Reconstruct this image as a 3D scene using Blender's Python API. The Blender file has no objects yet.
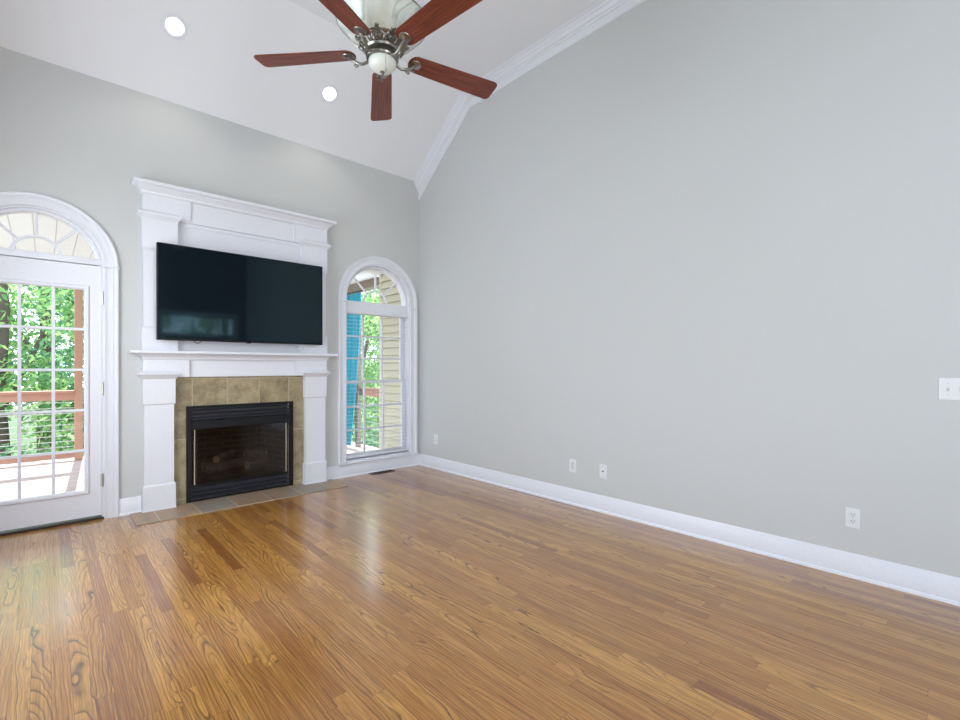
import bpy, bmesh, math, random
from mathutils import Vector, Matrix, noise as mnoise

random.seed(7)
PI = math.pi
SC = bpy.context.scene
COL = SC.collection

# ------------------------------------------------------------------ camera
cd = bpy.data.cameras.new('camera')
cam = bpy.data.objects.new('camera', cd)
COL.objects.link(cam)
cam.location = (-3.440, -4.830, 1.220)
cam.rotation_euler = (PI / 2, 0, -math.radians(42.846))
cd.sensor_width = 36.0
cd.lens = 36.0 * 469.0 / 960.0
cd.shift_y = 7.0 / 960.0
cd.clip_start = 0.05
cd.clip_end = 200
SC.camera = cam

# ------------------------------------------------------------------ world, sun, added fill lights, exposure
world = bpy.data.worlds.new('world')
SC.world = world
world.use_nodes = True
wn = world.node_tree
bg = wn.nodes['Background']
bg.inputs[0].default_value = (0.72, 0.86, 1.0, 1)
bg.inputs[1].default_value = 4.6


def add_light(name, kind, loc, energy, color=(1, 1, 1), rot=(0, 0, 0), **kw):
    ld = bpy.data.lights.new(name, kind)
    ld.energy = energy
    ld.color = color
    for k, v in kw.items():
        setattr(ld, k, v)
    o = bpy.data.objects.new(name, ld)
    o.location = loc
    o.rotation_euler = rot
    COL.objects.link(o)
    return o


sd = Vector((0.07, 1.0, 0.84)).normalized()          # towards the sun
sun = add_light('sun', 'SUN', (0, 10, 12), 9.5, (1.0, 0.95, 0.86), angle=math.radians(0.6))
sun.rotation_euler = sd.to_track_quat('Z', 'Y').to_euler()
# added area fills, set in invented windows of the left and front walls
FILL_TINT = (0.985, 0.955, 0.975)
add_light('fill_left', 'AREA', (-4.16, -1.75, 1.65), 36, FILL_TINT, (0, -PI / 2, 0), shape='RECTANGLE', size=2.1, size_y=1.9)
add_light('fill_left_rear', 'AREA', (-4.16, -5.55, 2.05), 15, FILL_TINT, (0, -PI / 2, 0), shape='RECTANGLE', size=2.9, size_y=2.3)
add_light('fill_front', 'AREA', (-2.19, -7.26, 2.15), 36, FILL_TINT, (PI / 2, 0, 0), shape='RECTANGLE', size=0.70, size_y=3.4, spread=math.radians(115))
SC.view_settings.view_transform = 'Standard'
SC.view_settings.look = 'None'
SC.view_settings.gamma = 1
SC.view_settings.use_curve_mapping = False
SC.view_settings.exposure = 0.05


# ------------------------------------------------------------------ materials
def lin(*c):
    f = lambda v: (v / 255) / 12.92 if v / 255 <= 0.04045 else ((v / 255 + 0.055) / 1.055) ** 2.4
    return tuple(f(v) for v in c) + (1,)


class NT:
    def __init__(s, name):
        s.m = bpy.data.materials.new(name)
        s.m.use_nodes = True
        s.t = s.m.node_tree
        s.b = s.t.nodes['Principled BSDF']

    def n(s, typ, ins=None, **props):
        nd = s.t.nodes.new(typ)
        for k, v in props.items():
            setattr(nd, k, v)
        for k, v in (ins or {}).items():
            s.link(v, nd.inputs[k])
        return nd

    def link(s, v, sock):
        if isinstance(v, bpy.types.NodeSocket):
            s.t.links.new(v, sock)
        else:
            sock.default_value = v

    def M(s, op, a, b=0.0, c=0.0):
        nd = s.n('ShaderNodeMath', {0: a, 1: b, 2: c}, operation=op)
        return nd.outputs[0]

    def xyz(s, x, y, z):
        return s.n('ShaderNodeCombineXYZ', {0: x, 1: y, 2: z}).outputs[0]

    def noise(s, vec, scale, detail=2.0, rough=0.5):
        nd = s.n('ShaderNodeTexNoise', {'Vector': vec, 'Scale': scale, 'Detail': detail, 'Roughness': rough})
        return nd.outputs[0]

    def mix(s, f, a, b, blend='MIX'):
        nd = s.n('ShaderNodeMix', data_type='RGBA', blend_type=blend)
        s.link(f, nd.inputs[0]); s.link(a, nd.inputs[6]); s.link(b, nd.inputs[7])
        return nd.outputs[2]

    def ramp(s, f, stops):
        nd = s.n('ShaderNodeValToRGB', {0: f})
        el = nd.color_ramp.elements
        el[0].position, el[0].color = stops[0]
        el[1].position, el[1].color = stops[-1]
        for p, c in stops[1:-1]:
            e = el.new(p); e.color = c
        return nd.outputs[0]

    def obj_co(s):
        tc = s.n('ShaderNodeTexCoord')
        return tc.outputs['Object']

    def set(s, **kw):
        names = dict(color='Base Color', rough='Roughness', metal='Metallic', spec='Specular IOR Level', coat='Coat Weight',
                     coat_rough='Coat Roughness', emit='Emission Color', estr='Emission Strength', normal='Normal', trans='Transmission Weight', alpha='Alpha')
        for k, v in kw.items():
            s.link(v, s.b.inputs[names[k]])
        return s

    def bump(s, h, strength, dist=0.002):
        nd = s.n('ShaderNodeBump', {'Height': h, 'Strength': strength, 'Distance': dist})
        s.set(normal=nd.outputs[0])


def plain(name, color, rough=0.5, metal=0.0, spec=0.5, bump=0.0, bscale=60):
    m = NT(name).set(color=color, rough=rough, metal=metal, spec=spec)
    co = m.obj_co()
    nz = m.noise(co, bscale, 3)
    # very slight mottling so that nothing reads as a flat fill
    m.set(color=m.mix(nz, tuple(c * 0.96 for c in color[:3]) + (1,), tuple(min(1, c * 1.04) for c in color[:3]) + (1,)))
    if bump:
        m.bump(nz, bump)
    return m.m


def thin_glass(name, tint=(1, 1, 1, 1), gloss=1.0):
    m = NT(name)
    tr = m.n('ShaderNodeBsdfTransparent', {0: tint})
    gl = m.n('ShaderNodeBsdfGlossy', {0: (1, 1, 1, 1), 'Roughness': 0.02})
    ge = m.n('ShaderNodeNewGeometry')
    dt = m.n('ShaderNodeVectorMath', {0: ge.outputs['Incoming'], 1: ge.outputs['Normal']}, operation='DOT_PRODUCT').outputs['Value']
    k = m.M('SUBTRACT', 1.0, m.M('ABSOLUTE', dt))
    fr = m.M('ADD', 0.04, m.M('MULTIPLY', 0.96, m.M('POWER', k, 5.0)))
    mx = m.n('ShaderNodeMixShader', {0: m.M('MULTIPLY', fr, gloss), 1: tr.outputs[0], 2: gl.outputs[0]})
    out = m.t.nodes['Material Output']
    m.t.links.new(mx.outputs[0], out.inputs[0])
    return m.m


def floor_mat():
    m = NT('oak_strip_floor')
    co = m.obj_co()
    sp = m.n('ShaderNodeSeparateXYZ', {0: co})
    x, y = sp.outputs[0], sp.outputs[1]
    W = 0.058
    px = m.M('DIVIDE', x, W)
    pid = m.M('FLOOR', px)
    u = m.M('SUBTRACT', px, pid)
    r1 = m.n('ShaderNodeTexWhiteNoise', {'W': pid}, noise_dimensions='1D').outputs[0]
    yy = m.M('DIVIDE', m.M('ADD', y, m.M('MULTIPLY', r1, 9.7)), 0.95)
    jid = m.M('FLOOR', yy)
    v = m.M('SUBTRACT', yy, jid)
    wn_ = m.n('ShaderNodeTexWhiteNoise', {'Vector': m.xyz(pid, jid, 7.7)}, noise_dimensions='3D')
    rv = wn_.outputs[0]
    rc = m.n('ShaderNodeSeparateColor', {0: wn_.outputs[1]})
    r, g, b = rc.outputs[0], rc.outputs[1], rc.outputs[2]
    seed = m.M('MULTIPLY', rv, 91.0)
    lx = m.M('MULTIPLY', m.M('SUBTRACT', u, 0.5), W)
    nA = m.M('SUBTRACT', m.noise(m.xyz(m.M('MULTIPLY', x, 26.0), m.M('MULTIPLY', y, 5.0), seed), 1.0, 3.0), 0.5)
    nB = m.M('SUBTRACT', m.noise(m.xyz(m.M('MULTIPLY', x, 5.0), m.M('MULTIPLY', y, 2.1), seed), 1.0, 2.0), 0.5)
    x0 = m.M('MULTIPLY', m.M('SUBTRACT', r, 0.5), 0.26)
    z0 = m.M('ADD', 0.006, m.M('MULTIPLY', g, 0.05))
    tilt = m.M('MULTIPLY', m.M('MULTIPLY', m.M('SUBTRACT', b, 0.5), 0.16), v)
    dx = m.M('ADD', m.M('SUBTRACT', lx, x0), m.M('MULTIPLY', nA, 0.015))
    dz = m.M('ADD', m.M('ADD', z0, tilt), m.M('MULTIPLY', nB, 0.085))
    rr = m.M('SQRT', m.M('ADD', m.M('MULTIPLY', dx, dx), m.M('MULTIPLY', dz, dz)))
    rw = m.M('ADD', m.M('MULTIPLY', rr, 92.0), m.M('MULTIPLY', m.noise(m.xyz(m.M('MULTIPLY', rr, 40.0), seed, 0.0), 1.0, 1.0), 1.6))
    rid = m.M('FLOOR', rw)
    ring = m.M('SUBTRACT', rw, rid)
    rstr = m.n('ShaderNodeTexWhiteNoise', {'Vector': m.xyz(rid, seed, 0.0)}, noise_dimensions='3D').outputs[0]
    dark = m.ramp(ring, [(0.0, (0.35, 0.35, 0.35, 1)), (0.07, (1, 1, 1, 1)), (0.24, (0.30, 0.30, 0.30, 1)), (0.6, (0, 0, 0, 1)), (1.0, (0.0, 0.0, 0.0, 1))])
    fine = m.noise(m.xyz(m.M('MULTIPLY', x, 420.0), m.M('MULTIPLY', y, 9.0), seed), 1.0, 2.0)
    blot = m.noise(m.xyz(m.M('MULTIPLY', x, 7.0), m.M('MULTIPLY', y, 2.5), seed), 1.0, 2.0)
    base = m.ramp(rv, [(0.0, lin(136, 86, 40)), (0.10, lin(170, 116, 52)), (0.35, lin(196, 144, 68)), (0.6, lin(214, 164, 84)), (0.85, lin(184, 129, 56)), (0.95, lin(202, 153, 82)), (1.0, lin(138, 85, 38))])
    base = m.mix(m.M('MULTIPLY', blot, 0.45), base, lin(158, 98, 52))
    base = m.mix(m.M('MULTIPLY', m.M('MAXIMUM', m.M('SUBTRACT', fine, 0.40), 0.0), 1.7), base, lin(112, 72, 36))
    mid = m.noise(m.xyz(m.M('MULTIPLY', x, 150.0), m.M('MULTIPLY', y, 3.5), seed), 1.0, 3.0, 0.6)
    base = m.mix(m.M('MULTIPLY', m.M('MAXIMUM', m.M('SUBTRACT', mid, 0.5), 0.0), 2.6), base, lin(118, 72, 34))
    base = m.mix(m.M('MULTIPLY', m.M('MAXIMUM', m.M('SUBTRACT', 0.46, mid), 0.0), 2.0), base, lin(226, 178, 108))
    gstr = m.M('MULTIPLY', m.M('MULTIPLY', dark, m.M('ADD', 0.35, m.M('MULTIPLY', rstr, 0.9))), m.M('ADD', 0.34, m.M('MULTIPLY', m.M('ADD', blot, g), 0.45)))
    colr = m.mix(gstr, base, lin(80, 50, 26))
    eu = m.M('MINIMUM', u, m.M('SUBTRACT', 1.0, u))
    ev = m.M('MULTIPLY', m.M('MINIMUM', v, m.M('SUBTRACT', 1.0, v)), 0.95 / W)
    e = m.M('MINIMUM', eu, ev)
    seam = m.M('SUBTRACT', 1.0, m.M('SMOOTH_MIN', m.M('DIVIDE', e, 0.022), 1.0, 0.05))
    seam = m.M('MAXIMUM', seam, 0.0)
    colr = m.mix(m.M('MULTIPLY', seam, 0.75), colr, lin(70, 40, 22))
    colr = m.mix(1.0, colr, (1.0, 0.955, 0.82, 1), 'MULTIPLY')
    m.set(color=colr, rough=m.M('ADD', 0.24, m.M('MULTIPLY', blot, 0.16)), spec=0.3, coat=0.9, coat_rough=0.17)
    m.b.inputs['Coat IOR'].default_value = 1.6
    h = m.M('SUBTRACT', m.M('MULTIPLY', fine, 0.25), m.M('ADD', m.M('MULTIPLY', dark, 0.35), m.M('MULTIPLY', seam, 1.0)))
    m.bump(h, 0.22, 0.0012)
    return m.m


def tile_mat(name, tx, ox, tz, oz, cols, grout, axis='XZ', gw=0.006):
    m = NT(name)
    co = m.obj_co()
    sp = m.n('ShaderNodeSeparateXYZ', {0: co})
    a = sp.outputs[0]
    b = sp.outputs[2] if axis == 'XZ' else sp.outputs[1]
    pa = m.M('DIVIDE', m.M('SUBTRACT', a, ox), tx)
    pb = m.M('DIVIDE', m.M('SUBTRACT', b, oz), tz)
    ia, ib = m.M('FLOOR', pa), m.M('FLOOR', pb)
    fa, fb = m.M('SUBTRACT', pa, ia), m.M('SUBTRACT', pb, ib)
    rv = m.n('ShaderNodeTexWhiteNoise', {'Vector': m.xyz(ia, ib, 1.7)}, noise_dimensions='3D').outputs[0]
    n1 = m.noise(m.n('ShaderNodeVectorMath', {0: co, 1: m.xyz(m.M('MULTIPLY', rv, 13), 0.0, m.M('MULTIPLY', rv, 7))}, operation='ADD').outputs[0], 7.0, 5.0, 0.6)
    n2 = m.noise(co, 55.0, 4.0, 0.65)
    f = m.M('ADD', m.M('MULTIPLY', n1, 0.75), m.M('ADD', m.M('MULTIPLY', rv, 0.35), m.M('SUBTRACT', m.M('MULTIPLY', n2, 0.3), 0.2)))
    k = len(cols)
    colr = m.ramp(f, [(0.15 + 0.7 * i / (k - 1), lin(*c)) for i, c in enumerate(cols)])
    da = m.M('MULTIPLY', m.M('MINIMUM', fa, m.M('SUBTRACT', 1.0, fa)), tx)
    db = m.M('MULTIPLY', m.M('MINIMUM', fb, m.M('SUBTRACT', 1.0, fb)), tz)
    g = m.M('LESS_THAN', m.M('MINIMUM', da, db), gw / 2)
    m.set(color=m.mix(g, colr, lin(*grout)), rough=0.45)
    m.bump(m.M('SUBTRACT', m.M('MULTIPLY', n2, 0.4), g), 0.3, 0.003)
    return m.m


def blade_mat():
    m = NT('cherry_blade_wood')
    co = m.obj_co()
    tc = m.n('ShaderNodeTexCoord').outputs['UV']
    sp = m.n('ShaderNodeSeparateXYZ', {0: tc})
    v = m.xyz(m.M('MULTIPLY', sp.outputs[0], 5.0), m.M('MULTIPLY', sp.outputs[1], 130.0), 0.0)
    n = m.noise(v, 1.0, 3.0)
    n2 = m.noise(m.xyz(m.M('MULTIPLY', sp.outputs[0], 3.0), m.M('MULTIPLY', sp.outputs[1], 40.0), 2.0), 1.0, 2.0)
    n = m.M('MINIMUM', 1.0, m.M('MAXIMUM', 0.0, m.M('ADD', 0.5, m.M('MULTIPLY', m.M('SUBTRACT', n, 0.5), 2.6))))
    c = m.mix(n, lin(84, 34, 24), lin(150, 78, 52))
    c = m.mix(m.M('MULTIPLY', n2, 0.5), c, lin(80, 36, 26))
    m.set(color=c, rough=0.38)
    return m.m


def marble_glass(name):
    m = NT(name)
    co = m.obj_co()
    w = m.noise(co, 3.0, 2.0, 0.5)
    wv = m.n('ShaderNodeVectorMath', {0: co, 1: m.xyz(w, w, w)}, operation='ADD').outputs[0]
    n = m.noise(wv, 4.0, 2.0, 0.5)
    c = m.ramp(n, [(0.25, lin(206, 214, 208)), (0.44, lin(226, 234, 226)), (0.5, lin(190, 200, 192)), (0.56, lin(222, 232, 224)), (0.75, lin(238, 242, 238))])
    m.set(color=c, rough=0.22, coat=0.4)
    return m.m


def board_mat(name, c1, c2, w, axis, groove, rough=0.6, gw=0.06, off=0.0):
    m = NT(name)
    co = m.obj_co()
    sp = m.n('ShaderNodeSeparateXYZ', {0: co})
    a = sp.outputs[axis]
    p = m.M('DIVIDE', m.M('ADD', a, off), w)
    i = m.M('FLOOR', p)
    f = m.M('SUBTRACT', p, i)
    rv = m.n('ShaderNodeTexWhiteNoise', {'W': i}, noise_dimensions='1D').outputs[0]
    sc = [3.0, 3.0, 3.0]; sc[axis] = 60.0
    st = m.noise(m.n('ShaderNodeVectorMath', {0: co, 1: tuple(sc)}, operation='MULTIPLY').outputs[0], 1.0, 3.0)
    c = m.mix(m.M('ADD', m.M('MULTIPLY', rv, 0.5), m.M('MULTIPLY', st, 0.5)), c1, c2)
    g = m.M('LESS_THAN', m.M('MINIMUM', f, m.M('SUBTRACT', 1.0, f)), gw)
    m.set(color=m.mix(g, c, groove), rough=rough)
    m.bump(m.M('SUBTRACT', 1.0, g), 0.5, 0.004)
    return m.m


def brick_mat():
    m = NT('firebrick')
    co = m.obj_co()
    sp = m.n('ShaderNodeSeparateXYZ', {0: co})
    v = m.xyz(m.M('ADD', sp.outputs[0], sp.outputs[1]), sp.outputs[2], 0.0)
    br = m.n('ShaderNodeTexBrick', {'Vector': v, 'Color1': lin(112, 106, 96), 'Color2': lin(84, 80, 74), 'Mortar': lin(160, 150, 132), 'Scale': 1.0,
                                    'Mortar Size': 0.006, 'Brick Width': 0.16, 'Row Height': 0.055})
    n = m.noise(co, 30, 4)
    m.set(color=m.mix(m.M('MULTIPLY', n, 0.7), br.outputs[0], lin(46, 42, 38)), rough=0.9)
    return m.m


def leaf_mat(name, c1, c2, c3):
    m = NT(name)
    oi = m.n('ShaderNodeNewGeometry')
    rv = oi.outputs['Random Per Island']
    c = m.ramp(rv, [(0.0, c1), (0.5, c2), (1.0, c3)])
    d = m.n('ShaderNodeBsdfDiffuse', {0: c})
    t = m.n('ShaderNodeBsdfTranslucent', {0: c})
    mx = m.n('ShaderNodeMixShader', {0: 0.45, 1: d.outputs[0], 2: t.outputs[0]})
    m.t.links.new(mx.outputs[0], m.t.nodes['Material Output'].inputs[0])
    return m.m


def emis(name, c, s):
    m = NT(name).set(color=(0.9, 0.9, 0.9, 1), emit=c, estr=s)
    return m.m


WALL = plain('grey_wall_paint', lin(198, 200, 199), 0.62, bump=0.05, bscale=180)
CEIL = plain('white_ceiling_paint', lin(231, 233, 236), 0.55, bump=0.04, bscale=160)
TRIM = plain('white_trim_paint', lin(224, 226, 233), 0.32)
FLOOR = floor_mat()
TILE = tile_mat('travertine_tile', 0.284, -2.476, 0.53, 0.582, [(104, 92, 68), (146, 132, 102), (170, 156, 124), (132, 118, 90), (160, 146, 116)], (184, 174, 148))
HEARTH = tile_mat('slate_hearth_tile', 0.285, -2.771, 0.405, -0.405, [(110, 98, 88), (158, 130, 104), (138, 132, 124), (172, 142, 110), (150, 146, 138)], (196, 184, 164), axis='XY')
BLACK = plain('black_metal', lin(10, 11, 15), 0.45, spec=0.3)
BLACKGLOSS = plain('black_plastic', lin(12, 13, 16), 0.4, spec=0.2)
CHROME = plain('chrome_trim', lin(205, 203, 196), 0.22, metal=1.0)
PEWTER = plain('pewter_metal', lin(150, 148, 142), 0.30, metal=1.0, bscale=30)
BRASS = plain('brushed_nickel', lin(190, 188, 184), 0.28, metal=1.0)
SCREEN = NT('tv_screen').set(color=lin(13, 20, 27), rough=0.05, spec=0.5)
SCREEN.b.inputs['Specular Tint'].default_value = (0.55, 0.85, 0.95, 1)
SCREEN = SCREEN.m
LOUVER = plain('black_louver_metal', lin(50, 52, 60), 0.35)
WALLDARK = plain('dimmed_wall_paint', lin(104, 106, 108), 0.62)  # wall paint darkened so this wall reflects dimmer in the television
BLADE = blade_mat()
MARBLE = marble_glass('marbled_glass')
OPAL = plain('opal_glass', lin(224, 231, 223), 0.24)
BRICK = brick_mat()
LOG = None
PLASTIC = plain('white_plastic', lin(224, 226, 227), 0.35)
SLOT = plain('dark_slot', lin(40, 40, 42), 0.6)
GREYSLOT = plain('grey_plastic', lin(200, 203, 205), 0.4)
GLASS = thin_glass('window_glass')
FIREGLASS = thin_glass('smoked_fireplace_glass', (0.54, 0.54, 0.56, 1), 1.0)
SLATW = plain('white_blind_slat', lin(206, 209, 215), 0.5)
DECK = board_mat('deck_boards', lin(168, 146, 142), lin(184, 164, 162), 0.14, 1, lin(110, 92, 88), 0.7, 0.03)
BEAD = board_mat('beadboard_paint', lin(244, 243, 240), lin(248, 247, 245), 0.16, 0, lin(206, 203, 198), 0.5, 0.028)
CEDAR = board_mat('cedar_wood', lin(176, 128, 104), lin(194, 150, 128), 0.9, 2, lin(176, 128, 104), 0.65, 0.0)
GREYWOOD = plain('weathered_brown_wood', lin(128, 112, 94), 0.75, bscale=20)
SIDING = board_mat('cream_siding', lin(212, 206, 178), lin(218, 212, 186), 0.105, 2, lin(172, 166, 142), 0.55, 0.06, 0.3)  # darker line at each lap paints in the shade under the overhang
SKIN = plain('house_outside', lin(214, 204, 176), 0.7)
CURTAIN = plain('turquoise_fabric', lin(16, 178, 196), 0.7, bscale=90)
CABLE = plain('steel_cable', lin(215, 218, 220), 0.35, metal=0.6)
BARK = plain('bark', lin(84, 72, 62), 0.9, bump=0.6, bscale=14)
GRASS = plain('ground_cover', lin(58, 84, 46), 0.95, bscale=3)
LEAF = leaf_mat('leaf_green', lin(88, 132, 84), lin(128, 172, 104), lin(204, 224, 150))
LEAF2 = leaf_mat('leaf_deep_green', lin(72, 118, 92), lin(112, 160, 114), lin(176, 208, 150))
LAMP = emis('lamp_lens', (1.0, 0.98, 0.94, 1), 9.0)
VENTM = plain('dark_bronze_metal', lin(70, 54, 42), 0.45)
THRESH = plain('dark_threshold', lin(52, 46, 42), 0.5)


def log_mat():
    m = NT('ceramic_log_bark')
    co = m.obj_co()
    n = m.noise(m.n('ShaderNodeVectorMath', {0: co, 1: (6.0, 40.0, 40.0)}, operation='MULTIPLY').outputs[0], 1.0, 4.0)
    m.set(color=m.ramp(n, [(0.3, lin(66, 60, 56)), (0.7, lin(160, 148, 134))]), rough=0.9)
    m.bump(n, 0.8, 0.01)
    return m.m


LOG = log_mat()
LOGEND = plain('ceramic_log_end', lin(190, 160, 120), 0.85, bscale=25)

# ------------------------------------------------------------------ mesh helpers
ORG = {}


def smooth(me, ang=40):
    me.polygons.foreach_set('use_smooth', [True] * len(me.polygons))
    try:
        me.set_sharp_from_angle(angle=math.radians(ang))
    except Exception:
        pass


def obj(name, bm, mat, parent=None, sm=False, recalc=True, ang=40):
    if recalc:
        bmesh.ops.recalc_face_normals(bm, faces=bm.faces[:])
    o_ = ORG.get(parent, Vector((0, 0, 0))) if parent else None
    if parent:
        bmesh.ops.translate(bm, verts=bm.verts[:], vec=-o_)
        loc = Vector((0, 0, 0)); org = o_
    else:
        loc = Vector((0, 0, 0)); org = loc
    me = bpy.data.meshes.new(name)
    bm.to_mesh(me); bm.free()
    if sm:
        smooth(me, ang)
    me.materials.append(mat)
    o = bpy.data.objects.new(name, me)
    COL.objects.link(o)
    if parent:
        o.parent = parent
    o.location = loc
    ORG[o] = org
    return o


def solo(name, bm, mat, base, sm=False, ang=40):
    """a one-mesh thing whose origin sits at its base"""
    bmesh.ops.recalc_face_normals(bm, faces=bm.faces[:])
    bmesh.ops.translate(bm, verts=bm.verts[:], vec=-Vector(base))
    o = obj(name, bm, mat, None, sm, False, ang)
    o.location = base
    ORG[o] = Vector(base)
    return o


def thing(name, label, cat, loc, group=None, kind=None):
    o = bpy.data.objects.new(name, None)
    o.empty_display_size = 0.1
    COL.objects.link(o)
    o.location = loc
    ORG[o] = Vector(loc)
    tag(o, label, cat, group, kind)
    return o


def tag(o, label=None, cat=None, group=None, kind=None):
    if label: o['label'] = label
    if cat: o['category'] = cat
    if group: o['group'] = group
    if kind: o['kind'] = kind
    return o


def struct(o, label=None):
    o['kind'] = 'structure'
    if label: o['label'] = label
    return o


def B():
    return bmesh.new()


def merge(bm, t):
    me = bpy.data.meshes.new('tmp')
    t.to_mesh(me); t.free()
    bm.from_mesh(me)
    bpy.data.meshes.remove(me)


def box(bm, x0, x1, y0, y1, z0, z1, bev=0.0, seg=2, mtx=None):
    t = bmesh.new()
    bmesh.ops.create_cube(t, size=1.0)
    for v in t.verts:
        v.co = Vector(((x0 + x1) / 2 + v.co.x * abs(x1 - x0), (y0 + y1) / 2 + v.co.y * abs(y1 - y0), (z0 + z1) / 2 + v.co.z * abs(z1 - z0)))
    if bev:
        bmesh.ops.bevel(t, geom=t.edges[:], offset=bev, segments=seg, affect='EDGES', profile=0.5)
    if mtx is not None:
        bmesh.ops.transform(t, matrix=mtx, verts=t.verts[:])
    merge(bm, t)


def rings(bm, loops, cap0=True, cap1=True, closed=True):
    vs = [[bm.verts.new(p) for p in L] for L in loops]
    n = len(vs[0])
    for a, b in zip(vs[:-1], vs[1:]):
        for i in range(n if closed else n - 1):
            j = (i + 1) % n
            bm.faces.new((a[i], a[j], b[j], b[i]))
    if cap0: bm.faces.new(vs[0][::-1])
    if cap1: bm.faces.new(vs[-1])
    return vs


def lathe(bm, prof, c, seg=32, mtx=None):
    """prof [(r,z)...] about the vertical through c; radius 0 closes"""
    t = bmesh.new()
    prev = None
    for r, z in prof:
        if r < 1e-6:
            cur = [t.verts.new((0, 0, z))]
        else:
            cur = [t.verts.new((r * math.cos(2 * PI * i / seg), r * math.sin(2 * PI * i / seg), z)) for i in range(seg)]
        if prev:
            for i in range(seg):
                j = (i + 1) % seg
                if len(prev) == 1 and len(cur) == 1: continue
                if len(prev) == 1: t.faces.new((prev[0], cur[i], cur[j]))
                elif len(cur) == 1: t.faces.new((prev[i], prev[j], cur[0]))
                else: t.faces.new((prev[i], prev[j], cur[j], cur[i]))
        prev = cur
    M = Matrix.Translation(Vector(c)) @ (mtx if mtx is not None else Matrix.Identity(4))
    bmesh.ops.transform(t, matrix=M, verts=t.verts[:])
    merge(bm, t)


def tube(bm, pts, r, seg=10, cap=True):
    pts = [Vector(p) for p in pts]
    n = len(pts)
    rs = r if isinstance(r, (list, tuple)) else [r] * n
    loops = []
    up = None
    for i, p in enumerate(pts):
        t = (pts[min(i + 1, n - 1)] - pts[max(i - 1, 0)]).normalized()
        if up is None:
            up = Vector((0, 0, 1)) if abs(t.z) < 0.9 else Vector((1, 0, 0))
        a = t.cross(up).normalized()
        up = a.cross(t).normalized()
        loops.append([p + (a * math.cos(2 * PI * k / seg) + up * math.sin(2 * PI * k / seg)) * rs[i] for k in range(seg)])
    rings(bm, loops, cap, cap)


def loft(bm, x0, x1, d, prof, back=0.0):
    """rectangular solid against the back wall; prof [(px,py,z)...]: how far the sides and the front step out at height z"""
    L = [[(x0 - a, back, z), (x0 - a, -d - b, z), (x1 + a, -d - b, z), (x1 + a, back, z)] for a, b, z in prof]
    rings(bm, L)


def sweep(bm, path, prof, closed_path=False):
    """path [(x,z)...] in a plane y=const; prof [(o,y)...] closed section: o to the left-hand normal of the path"""
    n = len(path)
    loops = []
    for i, p in enumerate(path):
        p = Vector(p)
        a = Vector(path[i - 1]) if (i > 0 or closed_path) else None
        b = Vector(path[(i + 1) % n]) if (i < n - 1 or closed_path) else None
        d1 = (p - a).normalized() if a is not None else None
        d2 = (b - p).normalized() if b is not None else None
        if d1 is None: d1 = d2
        if d2 is None: d2 = d1
        n1 = Vector((-d1.y, d1.x)); n2 = Vector((-d2.y, d2.x))
        m = (n1 + n2)
        m = m / max(0.2, (1 + n1.dot(n2)))
        loops.append([(p.x + m.x * o, y, p.y + m.y * o) for o, y in prof])
    if closed_path:
        vs = rings(bm, loops, False, False)
        a, b = vs[-1], vs[0]
        k = len(a)
        for i in range(k):
            j = (i + 1) % k
            bm.faces.new((a[i], a[j], b[j], b[i]))
    else:
        rings(bm, loops)


def arch_path(cx, half, z0, zs, r=None, n=28):
    """up the right leg, over the arch, down the left leg (left-hand normal points inward)"""
    r = r or half
    P = [(cx + half, z0)]
    for i in range(n + 1):
        a = PI * i / n
        P.append((cx + r * math.cos(a), zs + r * math.sin(a)))
    P.append((cx - half, z0))
    return P


def plate(bm, outer, holes, y0, y1):
    """solid slab in the XZ plane with holes"""
    t = bmesh.new()
    es = []
    for loop in [outer] + holes:
        vs = [t.verts.new((x, 0, z)) for x, z in loop]
        for i in range(len(vs)):
            es.append(t.edges.new((vs[i], vs[(i + 1) % len(vs)])))
    r = bmesh.ops.triangle_fill(t, use_beauty=True, use_dissolve=False, edges=es)
    fs = [g for g in r['geom'] if isinstance(g, bmesh.types.BMFace)]
    for v in t.verts: v.co.y = y0
    ex = bmesh.ops.extrude_face_region(t, geom=fs)
    for g in ex['geom']:
        if isinstance(g, bmesh.types.BMVert): g.co.y = y1
    bmesh.ops.recalc_face_normals(t, faces=t.faces[:])
    merge(bm, t)


# ------------------------------------------------------------------ dimensions
FC = -2.045                      # fireplace axis
DC, DR, DZ = -3.486, 0.395, 2.025      # door axis, opening half width, arch centre height
WC, WR, WZ = -0.567, 0.4275, 1.985     # tall window
XL, YF, ZC, ZB, YC = -4.10, -7.20, 4.25, 3.53, -0.91   # left wall, wall behind camera, ceiling, eave, crease
WT = 0.15

# ------------------------------------------------------------------ room shell
b = B(); box(b, XL - 0.15, 0.15, YF - 0.15, 0.15, -0.12, 0.0)
struct(obj('floor', b, FLOOR))

door_hole = arch_path(DC, DR, 0.0, DZ)
win_hole = arch_path(WC, WR, 0.16, WZ)
fire_hole = [(-2.50, 0.03), (-1.605, 0.03), (-1.605, 0.86), (-2.50, 0.86)]
b = B()
outer = [(XL - WT, -0.0), (DC - DR, 0.0)] + door_hole[::-1][1:-1] + [(DC + DR, 0.0), (WT, 0.0), (WT, ZB), (XL - WT, ZB)]
plate(b, outer, [win_hole, fire_hole], 0.0, WT)
wb = struct(obj('wall_back', b, WALL))

b = B()
gab = [(0.0, 0.0), (0.0, ZB), (YC, ZC), (YF, ZC), (YF, 0.0)]
rings(b, [[(0.0, y, z) for y, z in gab], [(WT, y, z) for y, z in gab]])
struct(obj('wall_right', b, WALL))

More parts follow.
